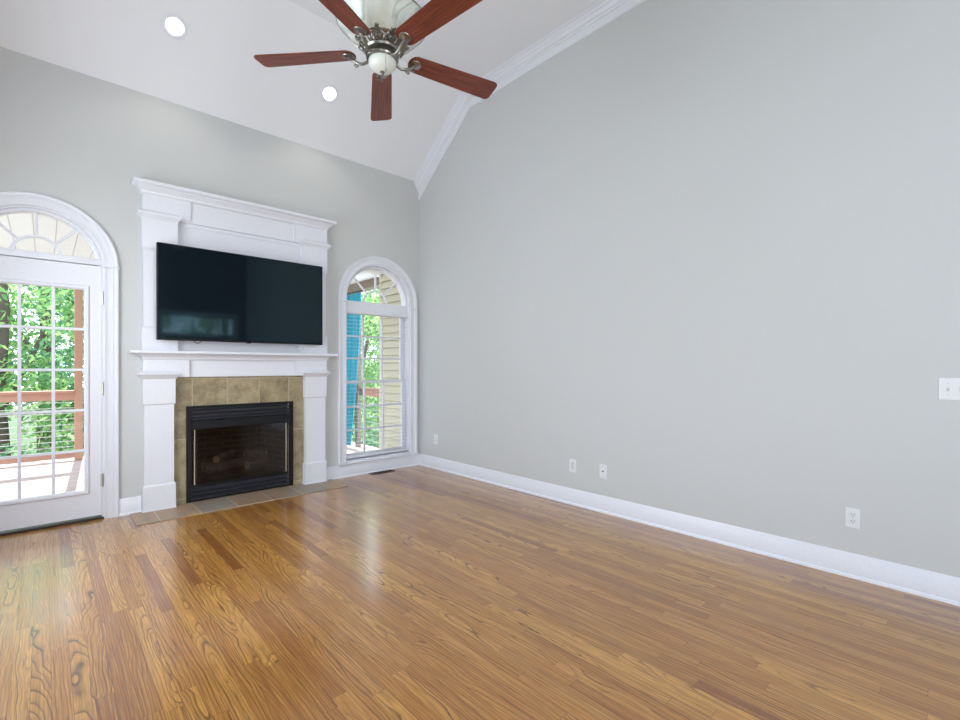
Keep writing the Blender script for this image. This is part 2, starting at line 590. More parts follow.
# left wall with two big openings (out of frame, added to hold the fill lights)
b = B()
t = B()
outer = [(y, z) for y, z in gab]
holes = [[(y0, 0.6), (y1, 0.6), (y1, z1), (y0, z1)] for y0, y1, z1 in ((-2.7, -0.8, 2.7), (-6.7, -4.4, 3.5))]
plate(t, outer, holes, 0.0, WT)
bmesh.ops.transform(t, matrix=Matrix(((0, -1, 0, XL), (1, 0, 0, 0), (0, 0, 1, 0), (0, 0, 0, 1))), verts=t.verts[:])
merge(b, t)
struct(obj('wall_left', b, WALL))

# wall behind the camera: strip window, and a tall opening added for a fill light
b = B()
TW = (-1.66, -0.26, 1.93, 2.34)
plate(b, [(XL - WT, 0), (WT, 0), (WT, ZC), (XL - WT, ZC)],
      [[(TW[0], TW[2]), (TW[1], TW[2]), (TW[1], TW[3]), (TW[0], TW[3])], [(-2.54, 0.40), (-1.84, 0.40), (-1.84, 3.88), (-2.54, 3.88)]], YF - WT, YF)
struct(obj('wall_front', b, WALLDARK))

b = B()
rings(b, [[(XL - WT, WT, ZB - 0.0), (XL - WT, 0.0, ZB), (XL - WT, YC, ZC), (XL - WT, YF - WT, ZC), (XL - WT, YF - WT, ZC + 0.12), (XL - WT, WT, ZC + 0.12)],
          [(WT, WT, ZB), (WT, 0.0, ZB), (WT, YC, ZC), (WT, YF - WT, ZC), (WT, YF - WT, ZC + 0.12), (WT, WT, ZC + 0.12)]])
struct(obj('ceiling', b, CEIL))

# crown moulding along the right wall (sloping run, bend, level run)
al = math.atan2(ZC - ZB, -YC)
prof = [(0, 0), (.085, 0), (.085, .010), (.076, .012), (.076, .021), (.066, .024), (.059, .036), (.059, .043), (.050, .045), (.043, .056), (.035, .066), (.035, .075),
        (.025, .077), (.021, .088), (.021, .095), (.013, .097), (.013, .155), (.017, .158), (.017, .165), (.010, .171), (0, .171)]


def crown_run(bm, sx, xw):
    st = []
    L = []
    for p, d in prof:
        L.append((xw + sx * p, -0.0, ZB - d / math.cos(al)))
    st.append(L)
    L = []
    for p, d in prof:
        L.append((xw + sx * p, YC - d * math.tan(al / 2), ZC - d))
    st.append(L)
    st.append([(xw + sx * p, YF, ZC - d) for p, d in prof])
    rings(bm, st)


b = B(); crown_run(b, -1, 0.0)
struct(obj('trim_1', b, TRIM), 'white crown moulding along the right wall')
b = B(); crown_run(b, 1, XL)
struct(obj('trim_2', b, TRIM, sm=True, ang=25))
b = B()
rings(b, [[(x, YF + p, ZC - d) for p, d in prof] for x in (XL, 0.0)])
struct(obj('trim_3', b, TRIM, sm=True, ang=25))

# baseboards
bprof = [(0.0, 0.0), (0.024, 0.0), (0.024, 0.006), (0.021, 0.014), (0.016, 0.018), (0.014, 0.020), (0.014, 0.108), (0.011, 0.114), (0.011, 0.120), (0.007, 0.130), (0.005, 0.138), (0.0, 0.138)]


def bb_back(bm, x0, x1):
    rings(bm, [[(x, -p, z) for p, z in bprof] for x in (x0, x1)])


b = B(); bb_back(b, -3.0, FC - 0.802); bb_back(b, FC + 0.802, 0.0); bb_back(b, XL, -3.975)
struct(obj('baseboard_back', b, TRIM, sm=True, ang=30))
b = B(); rings(b, [[(-p, y, z) for p, z in bprof] for y in (0.0, YF)])
struct(obj('baseboard_right', b, TRIM, sm=True, ang=30))
b = B(); rings(b, [[(XL + p, y, z) for p, z in bprof] for y in (0.0, YF)])
struct(obj('baseboard_left', b, TRIM, sm=True, ang=30))
b = B(); rings(b, [[(x, YF + p, z) for p, z in bprof] for x in (XL, 0.0)])
struct(obj('baseboard_front', b, TRIM, sm=True, ang=30))

# ------------------------------------------------------------------ casing profile (o measured inward: negative = outward)
cprof = [(-0.0, 0.0), (-0.0, -0.012), (-0.006, -0.017), (-0.012, -0.014), (-0.050, -0.016), (-0.056, -0.021), (-0.062, -0.018), (-0.066, -0.026), (-0.084, -0.030), (-0.092, -0.026), (-0.092, 0.0)]


def jamb(bm, path, y0, y1, th):
    sweep(bm, path, [(0.0, y0), (0.0, y1), (th, y1), (th, y0)])


# ------------------------------------------------------------------ door_1
door = thing('door_1', 'white single door with fifteen glass panes and a half-round sunburst transom', None, (DC, 0, 0), kind='structure')
b = B(); sweep(b, arch_path(DC, DR, 0.0, DZ, n=40), cprof)
for s in (-1, 1):
    box(b, DC + s * (DR + 0.046) - 0.052, DC + s * (DR + 0.046) + 0.052, -0.034, 0.0, DZ - 0.006, DZ + 0.006, 0.003)
obj('casing', b, TRIM, door, sm=True, ang=30)
b = B(); jamb(b, arch_path(DC, DR, 0.0, DZ, n=40), 0.0, WT, 0.012)
obj('jamb', b, TRIM, door, sm=True, ang=30)
SL, SR, S0, S1 = DC - DR + 0.014, DC + DR - 0.014, 0.032, 2.028   # slab
GX0, GX1, GZ0, GZ1 = -3.765, -3.207, 0.238, 1.838                # glass
b = B()
plate(b, [(SL, S0), (SR, S0), (SR, S1), (SL, S1)], [[(GX0, GZ0), (GX1, GZ0), (GX1, GZ1), (GX0, GZ1)]], 0.012, 0.056)
slab = obj('door_panel', b, TRIM, door)
b = B()
lp = [(GX0 - 0.004, GZ0 - 0.004), (GX1 + 0.004, GZ0 - 0.004), (GX1 + 0.004, GZ1 + 0.004), (GX0 - 0.004, GZ1 + 0.004)]
sweep(b, lp, [(-0.022, 0.012), (-0.022, 0.006), (-0.014, -0.002), (0.002, -0.002), (0.010, 0.008), (0.010, 0.056), (0.0, 0.056), (0.0, 0.012)], True)
obj('lite_frame', b, TRIM, slab)
b = B()
for k in (1, 2):
    xx = GX0 + (GX1 - GX0) * k / 3
    box(b, xx - 0.010, xx + 0.010, 0.014, 0.048, GZ0, GZ1, 0.003, 1)
for k in range(1, 5):
    zz = GZ0 + (GZ1 - GZ0) * k / 5
    box(b, GX0, GX1, 0.015, 0.047, zz - 0.010, zz + 0.010, 0.003, 1)
obj('muntins', b, TRIM, slab)
b = B(); box(b, GX0, GX1, 0.030, 0.033, GZ0, GZ1)
obj('glass_pane', b, GLASS, slab)
for zc in (1.772, 1.043, 0.310):
    b = B()
    tube(b, [(SR + 0.006, -0.004, zc - 0.05), (SR + 0.006, -0.004, zc + 0.05)], 0.0065, 10)
    box(b, SR - 0.010, SR + 0.004, 0.007, 0.011, zc - 0.05, zc + 0.05)
    lathe(b, [(0, 0.0), (0.005, 0.0), (0.004, 0.006), (0, 0.008)], (SR + 0.006, -0.004, zc + 0.05), 10)
    obj('hinge', b, BRASS, door, sm=True)
b = B(); box(b, DC - DR, DC + DR, -0.005, WT, 0.0, 0.016, 0.004, 1)
obj('threshold', b, THRESH, door)
# transom above the door
b = B()
box(b, DC - DR + 0.006, DC + DR - 0.006, 0.002, 0.10, 2.034, 2.085, 0.006)
ap = [(DC + (DR - 0.010) * math.cos(PI * i / 40), DZ + (DR - 0.010) * math.sin(PI * i / 40)) for i in range(41)]
sweep(b, ap, [(0.0, 0.02), (0.006, 0.012), (0.020, 0.012), (0.028, 0.03), (0.028, 0.085), (0.0, 0.085)])
tr = obj('transom_frame', b, TRIM, door, sm=True, ang=30)
b = B()
HZ = 2.085
hr = 0.140
ha = [(DC + hr * math.cos(PI * i / 24), HZ - 0.02 + hr * math.sin(PI * i / 24)) for i in range(25)]
sweep(b, ha, [(-0.009, 0.030), (-0.009, 0.066), (0.009, 0.066), (0.009, 0.030)])
for a in (45, 90, 135):
    d = Vector((math.cos(math.radians(a)), 0, math.sin(math.radians(a))))
    p0 = Vector((DC, 0.048, HZ - 0.02)) + d * hr
    rr_ = DR - 0.03
    # reach the frame circle centred DZ
    k = (HZ - 0.02 - DZ)
    tt = -k * d.z + math.sqrt(max(0, (k * d.z) ** 2 + rr_ ** 2 - k * k))
    p1 = Vector((DC, 0.048, HZ - 0.02)) + d * tt
    M = Matrix.Translation((p0 + p1) / 2) @ Matrix.Rotation(-math.radians(a), 4, 'Y')
    L = (p1 - p0).length / 2
    box(b, -L, L, -0.017, 0.017, -0.009, 0.009, 0.003, 1, M)
obj('sunburst_muntins', b, TRIM, tr)
b = B()
plate(b, [(DC - DR + 0.03, 2.07)] + [(DC + (DR - 0.03) * math.cos(PI - PI * i / 30), DZ + (DR - 0.03) * math.sin(PI - PI * i / 30)) for i in range(4, 27)] + [(DC + DR - 0.03, 2.07)], [], 0.048, 0.051)
obj('transom_glass', b, GLASS, tr)

# ------------------------------------------------------------------ window_1
win = thing('window_1', 'tall white double-hung window with a half-round sunburst top', None, (WC, 0, 0.155), kind='structure')
b = B(); sweep(b, arch_path(WC, WR, 0.142, WZ, n=40), cprof)
for s in (-1, 1):
    box(b, WC + s * (WR + 0.046) - 0.052, WC + s * (WR + 0.046) + 0.052, -0.034, 0.0, 1.944, 1.956, 0.003)
obj('casing', b, TRIM, win, sm=True, ang=30)
b = B(); jamb(b, arch_path(WC, WR, 0.16, WZ, n=40), 0.0, WT, 0.012)
box(b, WC - WR, WC + WR, 0.0, WT, 0.155, 0.175)
obj('jamb', b, TRIM, win, sm=True, ang=30)
b = B(); box(b, WC - WR - 0.092, WC + WR + 0.092, -0.034, 0.02, 0.139, 0.160, 0.003)
obj('sill', b, TRIM, win)
b = B(); box(b, WC - WR + 0.008, WC + WR - 0.008, 0.03, 0.135, 1.862, 1.968, 0.004)
obj('transom_bar', b, TRIM, win)


def sash(y0, y1, z0, z1, rail_b, rail_t):
    x0, x1 = WC - WR + 0.014, WC + WR - 0.014
    g0, g1 = -0.950, -0.206
    b = B()
    plate(b, [(x0, z0), (x1, z0), (x1, z1), (x0, z1)], [[(g0, z0 + rail_b), (g1, z0 + rail_b), (g1, z1 - rail_t), (g0, z1 - rail_t)]], y0, y1)
    s = obj('sash', b, TRIM, win)
    b = B()
    ym = (y0 + y1) / 2
    for xx in (-0.714, -0.464):
        box(b, xx - 0.010, xx + 0.010, ym - 0.014, ym + 0.014, z0 + rail_b, z1 - rail_t, 0.003, 1)
    for k in (1, 2):
        zz = z0 + rail_b + (z1 - rail_t - z0 - rail_b) * k / 3
        box(b, g0, g1, ym - 0.013, ym + 0.013, zz - 0.010, zz + 0.010, 0.003, 1)
    obj('muntins', b, TRIM, s)
    b = B(); box(b, g0, g1, ym - 0.001, ym + 0.001, z0 + rail_b, z1 - rail_t)
    obj('glass_pane', b, GLASS, s)


sash(0.076, 0.106, 0.176, 1.062, 0.060, 0.030)
sash(0.108, 0.138, 1.034, 1.864, 0.030, 0.034)
b = B()
ap = [(WC + (WR - 0.010) * math.cos(PI * i / 40), WZ + (WR - 0.010) * math.sin(PI * i / 40)) for i in range(41)]
ap = [(WC + WR - 0.010, 1.96)] + ap + [(WC - WR + 0.010, 1.96)]
sweep(b, ap, [(0.0, 0.05), (0.006, 0.042), (0.022, 0.042), (0.032, 0.06), (0.032, 0.13), (0.0, 0.13)])
tr = obj('transom_frame', b, TRIM, win, sm=True, ang=30)
b = B()
HZ = 1.965
hr = 0.155
for a in (45, 90, 135):
    d = Vector((math.cos(math.radians(a)), 0, math.sin(math.radians(a))))
    p0 = Vector((WC, 0.095, HZ)) + d * hr
    p1 = Vector((WC, 0.095, HZ)) + d * (WR - 0.025)
    M = Matrix.Translation((p0 + p1) / 2) @ Matrix.Rotation(-math.radians(a), 4, 'Y')
    L = (p1 - p0).length / 2
    box(b, -L, L, -0.015, 0.015, -0.008, 0.008, 0.003, 1, M)
ha = [(WC + hr * math.cos(PI * i / 24), HZ + hr * math.sin(PI * i / 24)) for i in range(25)]
sweep(b, ha, [(-0.008, 0.080), (-0.008, 0.110), (0.008, 0.110), (0.008, 0.080)])
obj('sunburst_muntins', b, TRIM, tr)
b = B()
plate(b, [(WC - WR + 0.035, 1.966)] + [(WC + (WR - 0.03) * math.cos(PI - PI * i / 30), WZ + (WR - 0.03) * math.sin(PI - PI * i / 30)) for i in range(1, 30)] + [(WC + WR - 0.035, 1.966)], [], 0.094, 0.097)
obj('transom_glass', b, GLASS, tr)

# blind inside the reveal
bl = thing('window_blind', 'white horizontal slat blind lowered with open slats in the tall arched window', 'blind', (WC, 0.036, 0.2))
b = B(); box(b, WC - WR + 0.016, WC + WR - 0.016, 0.004, 0.060, 1.826, 1.874, 0.004)
obj('head_rail', b, TRIM, bl)
b = B()
zz = 0.245
while zz < 1.82:
    box(b, WC - WR + 0.020, WC + WR - 0.020, 0.024, 0.046, zz - 0.0007, zz + 0.0007)
    zz += 0.043
obj('slats', b, SLATW, bl)
b = B(); box(b, WC - WR + 0.020, WC + WR - 0.020, 0.010, 0.060, 0.196, 0.216, 0.004)
obj('bottom_rail', b, TRIM, bl)
for xx in (-0.86, WC, -0.27):
    b = B()
    for yy in (0.009, 0.061):
        tube(b, [(xx, yy, 0.21), (xx, yy, 1.84)], 0.0011, 6)
    obj('ladder_cord', b, SLATW, bl)

# strip window in the wall behind the camera
w2 = thing('window_2', 'strip window high in the wall opposite the fireplace', None, ((TW[0] + TW[1]) / 2, YF, TW[2]), kind='structure')
b = B()
lp = [(TW[0], TW[2]), (TW[1], TW[2]), (TW[1], TW[3]), (TW[0], TW[3])]
sweep(b, lp, [(-0.08, YF), (-0.08, YF + 0.02), (0.0, YF + 0.015), (0.02, YF), (0.02, YF - WT), (0.0, YF - WT), (0.0, YF)], True)
box(b, TW[1] - 0.24, TW[1] - 0.20, YF - 0.09, YF - 0.04, TW[2], TW[3])
obj('window_frame', b, TRIM, w2)
b = B(); box(b, TW[0], TW[1], YF - 0.07, YF - 0.066, TW[2], TW[3])
obj('glass_pane', b, GLASS, w2)

# frames and panes of the windows added around the fill lights (left wall, and the tall one behind the camera)
def added_window(name, a0, a1, z0, z1, mtx):
    w = bpy.data.objects.new(name, None); COL.objects.link(w); ORG[w] = Vector((0, 0, 0)); struct(w)
    b = B()
    lp = [(a0, z0), (a1, z0), (a1, z1), (a0, z1)]
    sweep(b, lp, [(-0.09, 0.0), (-0.09, -0.022), (0.0, -0.014), (0.03, 0.0), (0.03, WT), (0.0, WT), (0.0, 0.0)], True)
    k = max(1, round((a1 - a0) / 1.0))
    for i in range(1, k):
        xx = a0 + (a1 - a0) * i / k
        box(b, xx - 0.025, xx + 0.025, 0.09, 0.14, z0, z1)
    box(b, a0, a1, 0.09, 0.14, (z0 + z1) / 2 - 0.02, (z0 + z1) / 2 + 0.02)
    bmesh.ops.transform(b, matrix=mtx, verts=b.verts[:])
    obj('window_frame', b, TRIM, w)
    b = B(); box(b, a0, a1, 0.112, 0.116, z0, z1)
    bmesh.ops.transform(b, matrix=mtx, verts=b.verts[:])
    obj('glass_pane', b, GLASS, w)


ML = Matrix(((0, -1, 0, XL), (1, 0, 0, 0), (0, 0, 1, 0), (0, 0, 0, 1)))
MF = Matrix(((-1, 0, 0, 0), (0, -1, 0, YF), (0, 0, 1, 0), (0, 0, 0, 1)))
added_window('added_window_3', -2.7, -0.8, 0.6, 2.7, ML)
added_window('added_window_4', -6.7, -4.4, 0.6, 3.5, ML)
added_window('added_window_5', 1.84, 2.54, 0.40, 3.88, MF)

# ------------------------------------------------------------------ fireplace
PD = 0.072
mant = thing('fireplace_mantel', 'white painted full-height fireplace surround with mantel shelf and crowned overmantel', 'fireplace mantel', (FC, 0, 0))


def sx(s, a, b_):
    """x range on side s between distances a<b from the fireplace axis"""
    return (FC - b_, FC - a) if s < 0 else (FC + a, FC + b_)


for s in (-1, 1):
    x0, x1 = sx(s, 0.578, 0.788)
    b = B(); loft(b, x0, x1, PD - 0.008, [(0, 0, 0.2), (0, 0, 0.93)])
    sh = obj('pilaster', b, TRIM, mant)
    b = B(); loft(b, x0, x1, PD - 0.008, [(0.016, 0.012, 0.009), (0.016, 0.012, 0.018), (0.012, 0.008, 0.022), (0.012, 0.008, 0.212), (0.009, 0.006, 0.222), (0.0, 0.0, 0.228)])
    obj('plinth', b, TRIM, sh)
    b = B(); loft(b, x0, x1, PD - 0.008, [(0.0, 0.0, 0.898), (0.004, 0.003, 0.902), (0.010, 0.008, 0.908), (0.010, 0.008, 1.115), (0.012, 0.010, 1.120), (0.020, 0.018, 1.130), (0.036, 0.032, 1.148), (0.046, 0.042, 1.156), (0.046, 0.042, 1.166), (0.030, 0.028, 1.172), (0.016, 0.012, 1.186), (0.012, 0.008, 1.195)])
    obj('capital', b, TRIM, sh)
    x0, x1 = sx(s, 0.465, 0.798)
    b = B(); loft(b, x0, x1, PD, [(0, 0, 1.133), (0, 0, 1.30)])
    obj('frieze_block', b, TRIM, mant)
b = B(); loft(b, FC - 0.60, FC + 0.60, PD - 0.022, [(0, 0, 1.133), (0, 0, 1.31)])
obj('frieze', b, TRIM, mant)
b = B(); loft(b, FC - 0.798, FC + 0.798, PD, [(0, 0, 1.282), (0.008, 0.006, 1.288), (0.010, 0.008, 1.300), (0.022, 0.018, 1.318), (0.040, 0.034, 1.330), (0.046, 0.040, 1.334)])
obj('cove_moulding', b, TRIM, mant, sm=True, ang=25)
b = B(); loft(b, FC - 0.798, FC + 0.798, PD, [(0.084, 0.074, 1.333), (0.090, 0.080, 1.338), (0.090, 0.080, 1.352), (0.086, 0.076, 1.358)])
obj('mantel_shelf', b, TRIM, mant)
# overmantel
for s in (-1, 1):
    x0, x1 = sx(s, 0.565, 0.792)
    b = B(); loft(b, x0, x1, PD - 0.012, [(0, 0, 1.50), (0, 0, 2.25)])
    sh = obj('overmantel_pilaster', b, TRIM, mant)
    b = B(); loft(b, x0, x1, PD - 0.012, [(0.014, 0.010, 1.358), (0.014, 0.010, 1.540), (0.010, 0.008, 1.552), (0.0, 0.0, 1.566)])
    obj('plinth', b, TRIM, sh)
    b = B(); loft(b, x0, x1, PD - 0.012, [(0, 0, 2.196), (0.006, 0.004, 2.206), (0.014, 0.010, 2.222), (0.014, 0.010, 2.462), (0.020, 0.018, 2.476), (0.034, 0.030, 2.490), (0.044, 0.040, 2.496), (0.044, 0.040, 2.512), (0.034, 0.030, 2.518), (0.016, 0.012, 2.534), (0.014, 0.010, 2.54)])
    obj('capital', b, TRIM, sh)
    x0, x1 = sx(s, 0.455, 0.802)
    b = B(); loft(b, x0, x1, PD, [(0, 0, 2.505), (0, 0, 2.70)])
    obj('frieze_block', b, TRIM, mant)
b = B(); loft(b, FC - 0.56, FC + 0.56, PD - 0.018, [(0, 0, 2.49), (0, 0, 2.70)])
obj('frieze', b, TRIM, mant)
b = B(); loft(b, FC - 0.566, FC + 0.566, 0.008, [(0, 0, 1.358), (0, 0, 2.50)])
sweep(b, [(FC - 0.53, 1.40), (FC + 0.53, 1.40), (FC + 0.53, 2.46), (FC - 0.53, 2.46)], [(0.0, -0.008), (0.0, -0.020), (-0.036, -0.020), (-0.036, -0.008)], True)
obj('overmantel_panel', b, TRIM, mant)
b = B(); loft(b, FC - 0.802, FC + 0.802, PD, [(0, 0, 2.668), (0.010, 0.010, 2.676), (0.012, 0.012, 2.690), (0.020, 0.020, 2.700), (0.036, 0.038, 2.716), (0.042, 0.046, 2.722), (0.044, 0.048, 2.728), (0.064, 0.070, 2.734), (0.072, 0.078, 2.742), (0.072, 0.078, 2.758), (0.066, 0.070, 2.764)])
obj('crown', b, TRIM, mant, sm=True, ang=25)

# tile face between the pilasters and the hearth on the floor
b = B()
plate(b, [(FC - 0.576, 0.009), (FC + 0.576, 0.009), (FC + 0.576, 1.132), (FC - 0.576, 1.132)], [fire_hole], -0.0105, -0.0005)
tag(obj('fireplace_tile_surround', b, TILE), 'tan travertine tile face around the black firebox, framed by the white pilasters', 'tile surround')
b = B(); box(b, -2.928, -1.165, -0.402, 0.0, 0.0, 0.008, 0.003, 1)
h = obj('hearth', b, HEARTH)
tag(h, 'flat strip of grey and brown slate tiles on the floor before the fireplace', 'hearth')

# gas insert
ins = thing('fireplace_insert', 'black louvred metal gas fireplace insert with glass front in the tile surround', 'fireplace', (FC, 0, 0.03))
IX0, IX1, IZ0, IZ1 = -2.524, -1.583, 0.018, 0.872
OX0, OX1 = IX0 + 0.040, IX1 - 0.040
b = B()
plate(b, [(IX0, IZ0), (IX1, IZ0), (IX1, IZ1), (IX0, IZ1)], [[(OX0, IZ0 + 0.014), (OX1, IZ0 + 0.014), (OX1, IZ1 - 0.022), (OX0, IZ1 - 0.022)]], -0.028, -0.0105)
obj('frame', b, BLACK, ins)
for nm, za, n in (('upper_louver', 0.757, 3), ('lower_louver', 0.047, 3)):
    b = B()
    for k in range(n):
        zc = za + k * 0.036
        M = Matrix.Translation((FC, -0.012, zc)) @ Matrix.Rotation(math.radians(24), 4, 'X')
        box(b, -(OX1 - OX0) / 2, (OX1 - OX0) / 2, -0.017, 0.016, -0.0045, 0.0045, 0.0015, 1, M)
    box(b, OX0, OX1, 0.02, 0.03, za - 0.02, za + n * 0.034)
    obj(nm, b, LOUVER, ins)
b = B()
rings(b, [[(x, -0.010, 0.742), (x, -0.030, 0.738), (x, -0.056, 0.672), (x, -0.054, 0.662), (x, -0.010, 0.690)] for x in (OX0, OX1)])
obj('hood', b, BLACK, ins)
b = B(); box(b, OX0, OX1, -0.012, 0.03, 0.142, 0.160, 0.003, 1)
obj('bottom_rail', b, BLACK, ins)
for xx in (OX0 + 0.026, OX1 - 0.026):
    b = B(); box(b, xx - 0.006, xx + 0.006, -0.012, 0.006, 0.160, 0.690, 0.002, 1)
    o = obj('edge_trim', b, CHROME, ins); o['label'] = 'bright metal strip at the edge of the glass'
b = B(); box(b, OX0, OX1, 0.006, 0.010, 0.158, 0.70)
obj('glass_front', b, FIREGLASS, ins)
b = B()
# open-fronted brick box
fx0, fx1, fb = OX0 + 0.01, OX1 - 0.01, 0.40
pts = [(fx0, 0.03), (fx0 + 0.13, fb), (fx1 - 0.13, fb), (fx1, 0.03)]
vs0 = [b.verts.new((x, y, 0.150)) for x, y in pts]
vs1 = [b.verts.new((x, y, 0.78)) for x, y in pts]
for i in range(3):
    b.faces.new((vs0[i], vs0[i + 1], vs1[i + 1], vs1[i]))
bmesh.ops.solidify(b, geom=b.faces[:], thickness=0.02)
obj('brick_liner', b, BRICK, ins)
b = B()
rings(b, [[(fx0, 0.03, z), (fx0 + 0.13, fb, z), (fx1 - 0.13, fb, z), (fx1, 0.03, z)] for z in (0.135, 0.150)])
obj('firebox_floor', b, BLACK, ins)
b = B()
rings(b, [[(fx0, 0.03, z), (fx0 + 0.13, fb, z), (fx1 - 0.13, fb, z), (fx1, 0.03, z)] for z in (0.78, 0.80)])
obj('firebox_top', b, BLACK, ins)
# grate and logs
gr = thing('log_grate', 'black steel grate under the logs behind the fireplace glass', 'grate', (FC, 0.2, 0.15))
for yy in (0.12, 0.27):
    b = B(); box(b, FC - 0.27, FC + 0.27, yy, yy + 0.014, 0.19, 0.205); obj('rail', b, BLACK, gr)
b = B()
for k in range(7):
    xx = FC - 0.25 + k * 0.083
    tube(b, [(xx, 0.085, 0.245), (xx, 0.09, 0.213), (xx, 0.30, 0.213)], 0.006, 6)
obj('bars', b, BLACK, gr)
for xx in (FC - 0.25, FC + 0.25):
    for yy in (0.127, 0.277):
        b = B(); box(b, xx - 0.007, xx + 0.007, yy - 0.007, yy + 0.007, 0.150, 0.19); obj('leg', b, BLACK, gr)


def make_log(p0, p1, r, label, seed):
    p0, p1 = Vector(p0), Vector(p1)
    rnd = random.Random(seed)
    b = B()
    n = 9
    d = (p1 - p0)
    pts = [p0 + d * i / (n - 1) + Vector((0, rnd.uniform(-.006, .006), rnd.uniform(-.006, .006))) for i in range(n)]
    rs = [r * rnd.uniform(0.88, 1.08) for _ in range(n)]
    tube(b, pts, rs, 14)
    t = thing('gas_log', label, 'log', p0, 'ceramic logs in the firebox')
    obj('bark', b, LOG, t, sm=True, ang=50)
    for q, e, rr2 in ((pts[0], -1, rs[0]), (pts[-1], 1, rs[-1])):
        bb = B()
        dn = d.normalized() * e
        tube(bb, [q + dn * 0.0005, q + dn * 0.004], [rr2 * 0.9, rr2 * 0.84], 14)
        obj('cut_end', bb, LOGEND, t)
    return t


make_log((FC - 0.30, 0.235, 0.268), (FC + 0.29, 0.245, 0.270), 0.048, 'long dark ceramic log lying across the back of the firebox grate', 1)
make_log((FC - 0.285, 0.085, 0.262), (FC - 0.10, 0.135, 0.264), 0.042, 'short ceramic log, pale cut end facing forward, low at the left of the firebox', 2)
make_log((FC - 0.22, 0.070, 0.356), (FC - 0.03, 0.25, 0.362), 0.036, 'ceramic log with pale round end leaning across the others at the left of the firebox', 3)
make_log((FC + 0.06, 0.10, 0.264), (FC + 0.26, 0.155, 0.266), 0.043, 'short dark ceramic log at the right front of the firebox grate', 4)
make_log((FC + 0.24, 0.10, 0.352), (FC + 0.08, 0.25, 0.360), 0.034, 'dark ceramic log leaning on top of the pile at the right of the firebox', 5)

# ------------------------------------------------------------------ television
tv = thing('television', 'large black flat-screen television hung on the overmantel above the mantel shelf', 'television', (FC, -0.14, 1.447))
T0, T1, TZ0, TZ1 = -2.760, -1.331, 1.447, 2.259
b = B(); box(b, T0, T1, -0.160, -0.120, TZ0, TZ1, 0.004, 2)
body = obj('cabinet', b, BLACKGLOSS, tv)
b = B(); box(b, T0 + 0.008, T1 - 0.008, -0.1615, -0.1595, TZ0 + 0.016, TZ1 - 0.008)
obj('screen', b, SCREEN, tv)
b = B(); box(b, FC - 0.02, FC + 0.02, -0.158, -0.140, TZ0 - 0.007, TZ0 + 0.002, 0.003)
obj('sensor_bump', b, BLACKGLOSS, tv)
b = B()
box(b, FC - 0.22, FC - 0.17, -0.120, -0.018, 1.66, 2.06, 0.003)
box(b, FC + 0.17, FC + 0.22, -0.120, -0.018, 1.66, 2.06, 0.003)
box(b, FC - 0.35, FC + 0.35, -0.034, -0.008, 1.76, 1.96, 0.003)
obj('wall_mount', b, BLACK, tv)
b = B()
tube(b, [(-2.50 + 0.09 * i / 14, -0.115, 1.468 - 0.040 * math.sin(PI * i / 14)) for i in range(15)], 0.0026, 8)
o = obj('cable', b, BLACKGLOSS, tv, sm=True); o['label'] = 'thin black cable loop hanging under the screen'

# ------------------------------------------------------------------ ceiling fan
FX, FY, FZ = -2.108, -2.621, 2.909
fan = thing('ceiling_fan', 'five-blade ceiling fan with cherry blades, pewter scroll arms and marbled glass bowl', 'ceiling fan', (FX, FY, FZ))


def fz(z): return FZ + z


b = B(); lathe(b, [(0, -0.046), (0.068, -0.046), (0.082, -0.041), (0.086, -0.033), (0.082, -0.025), (0.068, -0.020), (0.060, -0.014), (0.070, -0.008), (0.090, -0.004), (0.096, 0.006), (0.090, 0.020), (0.072, 0.032), (0.054, 0.046), (0.040, 0.060), (0.0, 0.062)], (FX, FY, FZ), 40)
obj('motor_housing', b, PEWTER, fan, sm=True)
b = B(); lathe(b, [(0.072, -0.044), (0.074, -0.052), (0.070, -0.068), (0.057, -0.085), (0.034, -0.096), (0.010, -0.100), (0, -0.100)], (FX, FY, FZ), 36)
obj('lamp_shade', b, OPAL, fan, sm=True)
b = B(); lathe(b, [(0, -0.099), (0.012, -0.100), (0.013, -0.104), (0.007, -0.108), (0.008, -0.114), (0.004, -0.120), (0, -0.122)], (FX, FY, FZ), 16)
obj('finial', b, PEWTER, fan, sm=True)
b = B()
a0 = math.radians(250)
px_, py_ = FX + 0.078 * math.cos(a0), FY + 0.078 * math.sin(a0)
tube(b, [(px_, py_, fz(-0.03)), (px_ + 0.002, py_, fz(-0.08)), (px_ + 0.002, py_, fz(-0.122))], 0.0012, 6)
lathe(b, [(0, -0.144), (0.004, -0.140), (0.005, -0.132), (0.002, -0.122), (0, -0.121)], (px_ + 0.002, py_, FZ), 10)
obj('pull_chain', b, BRASS, fan, sm=True)
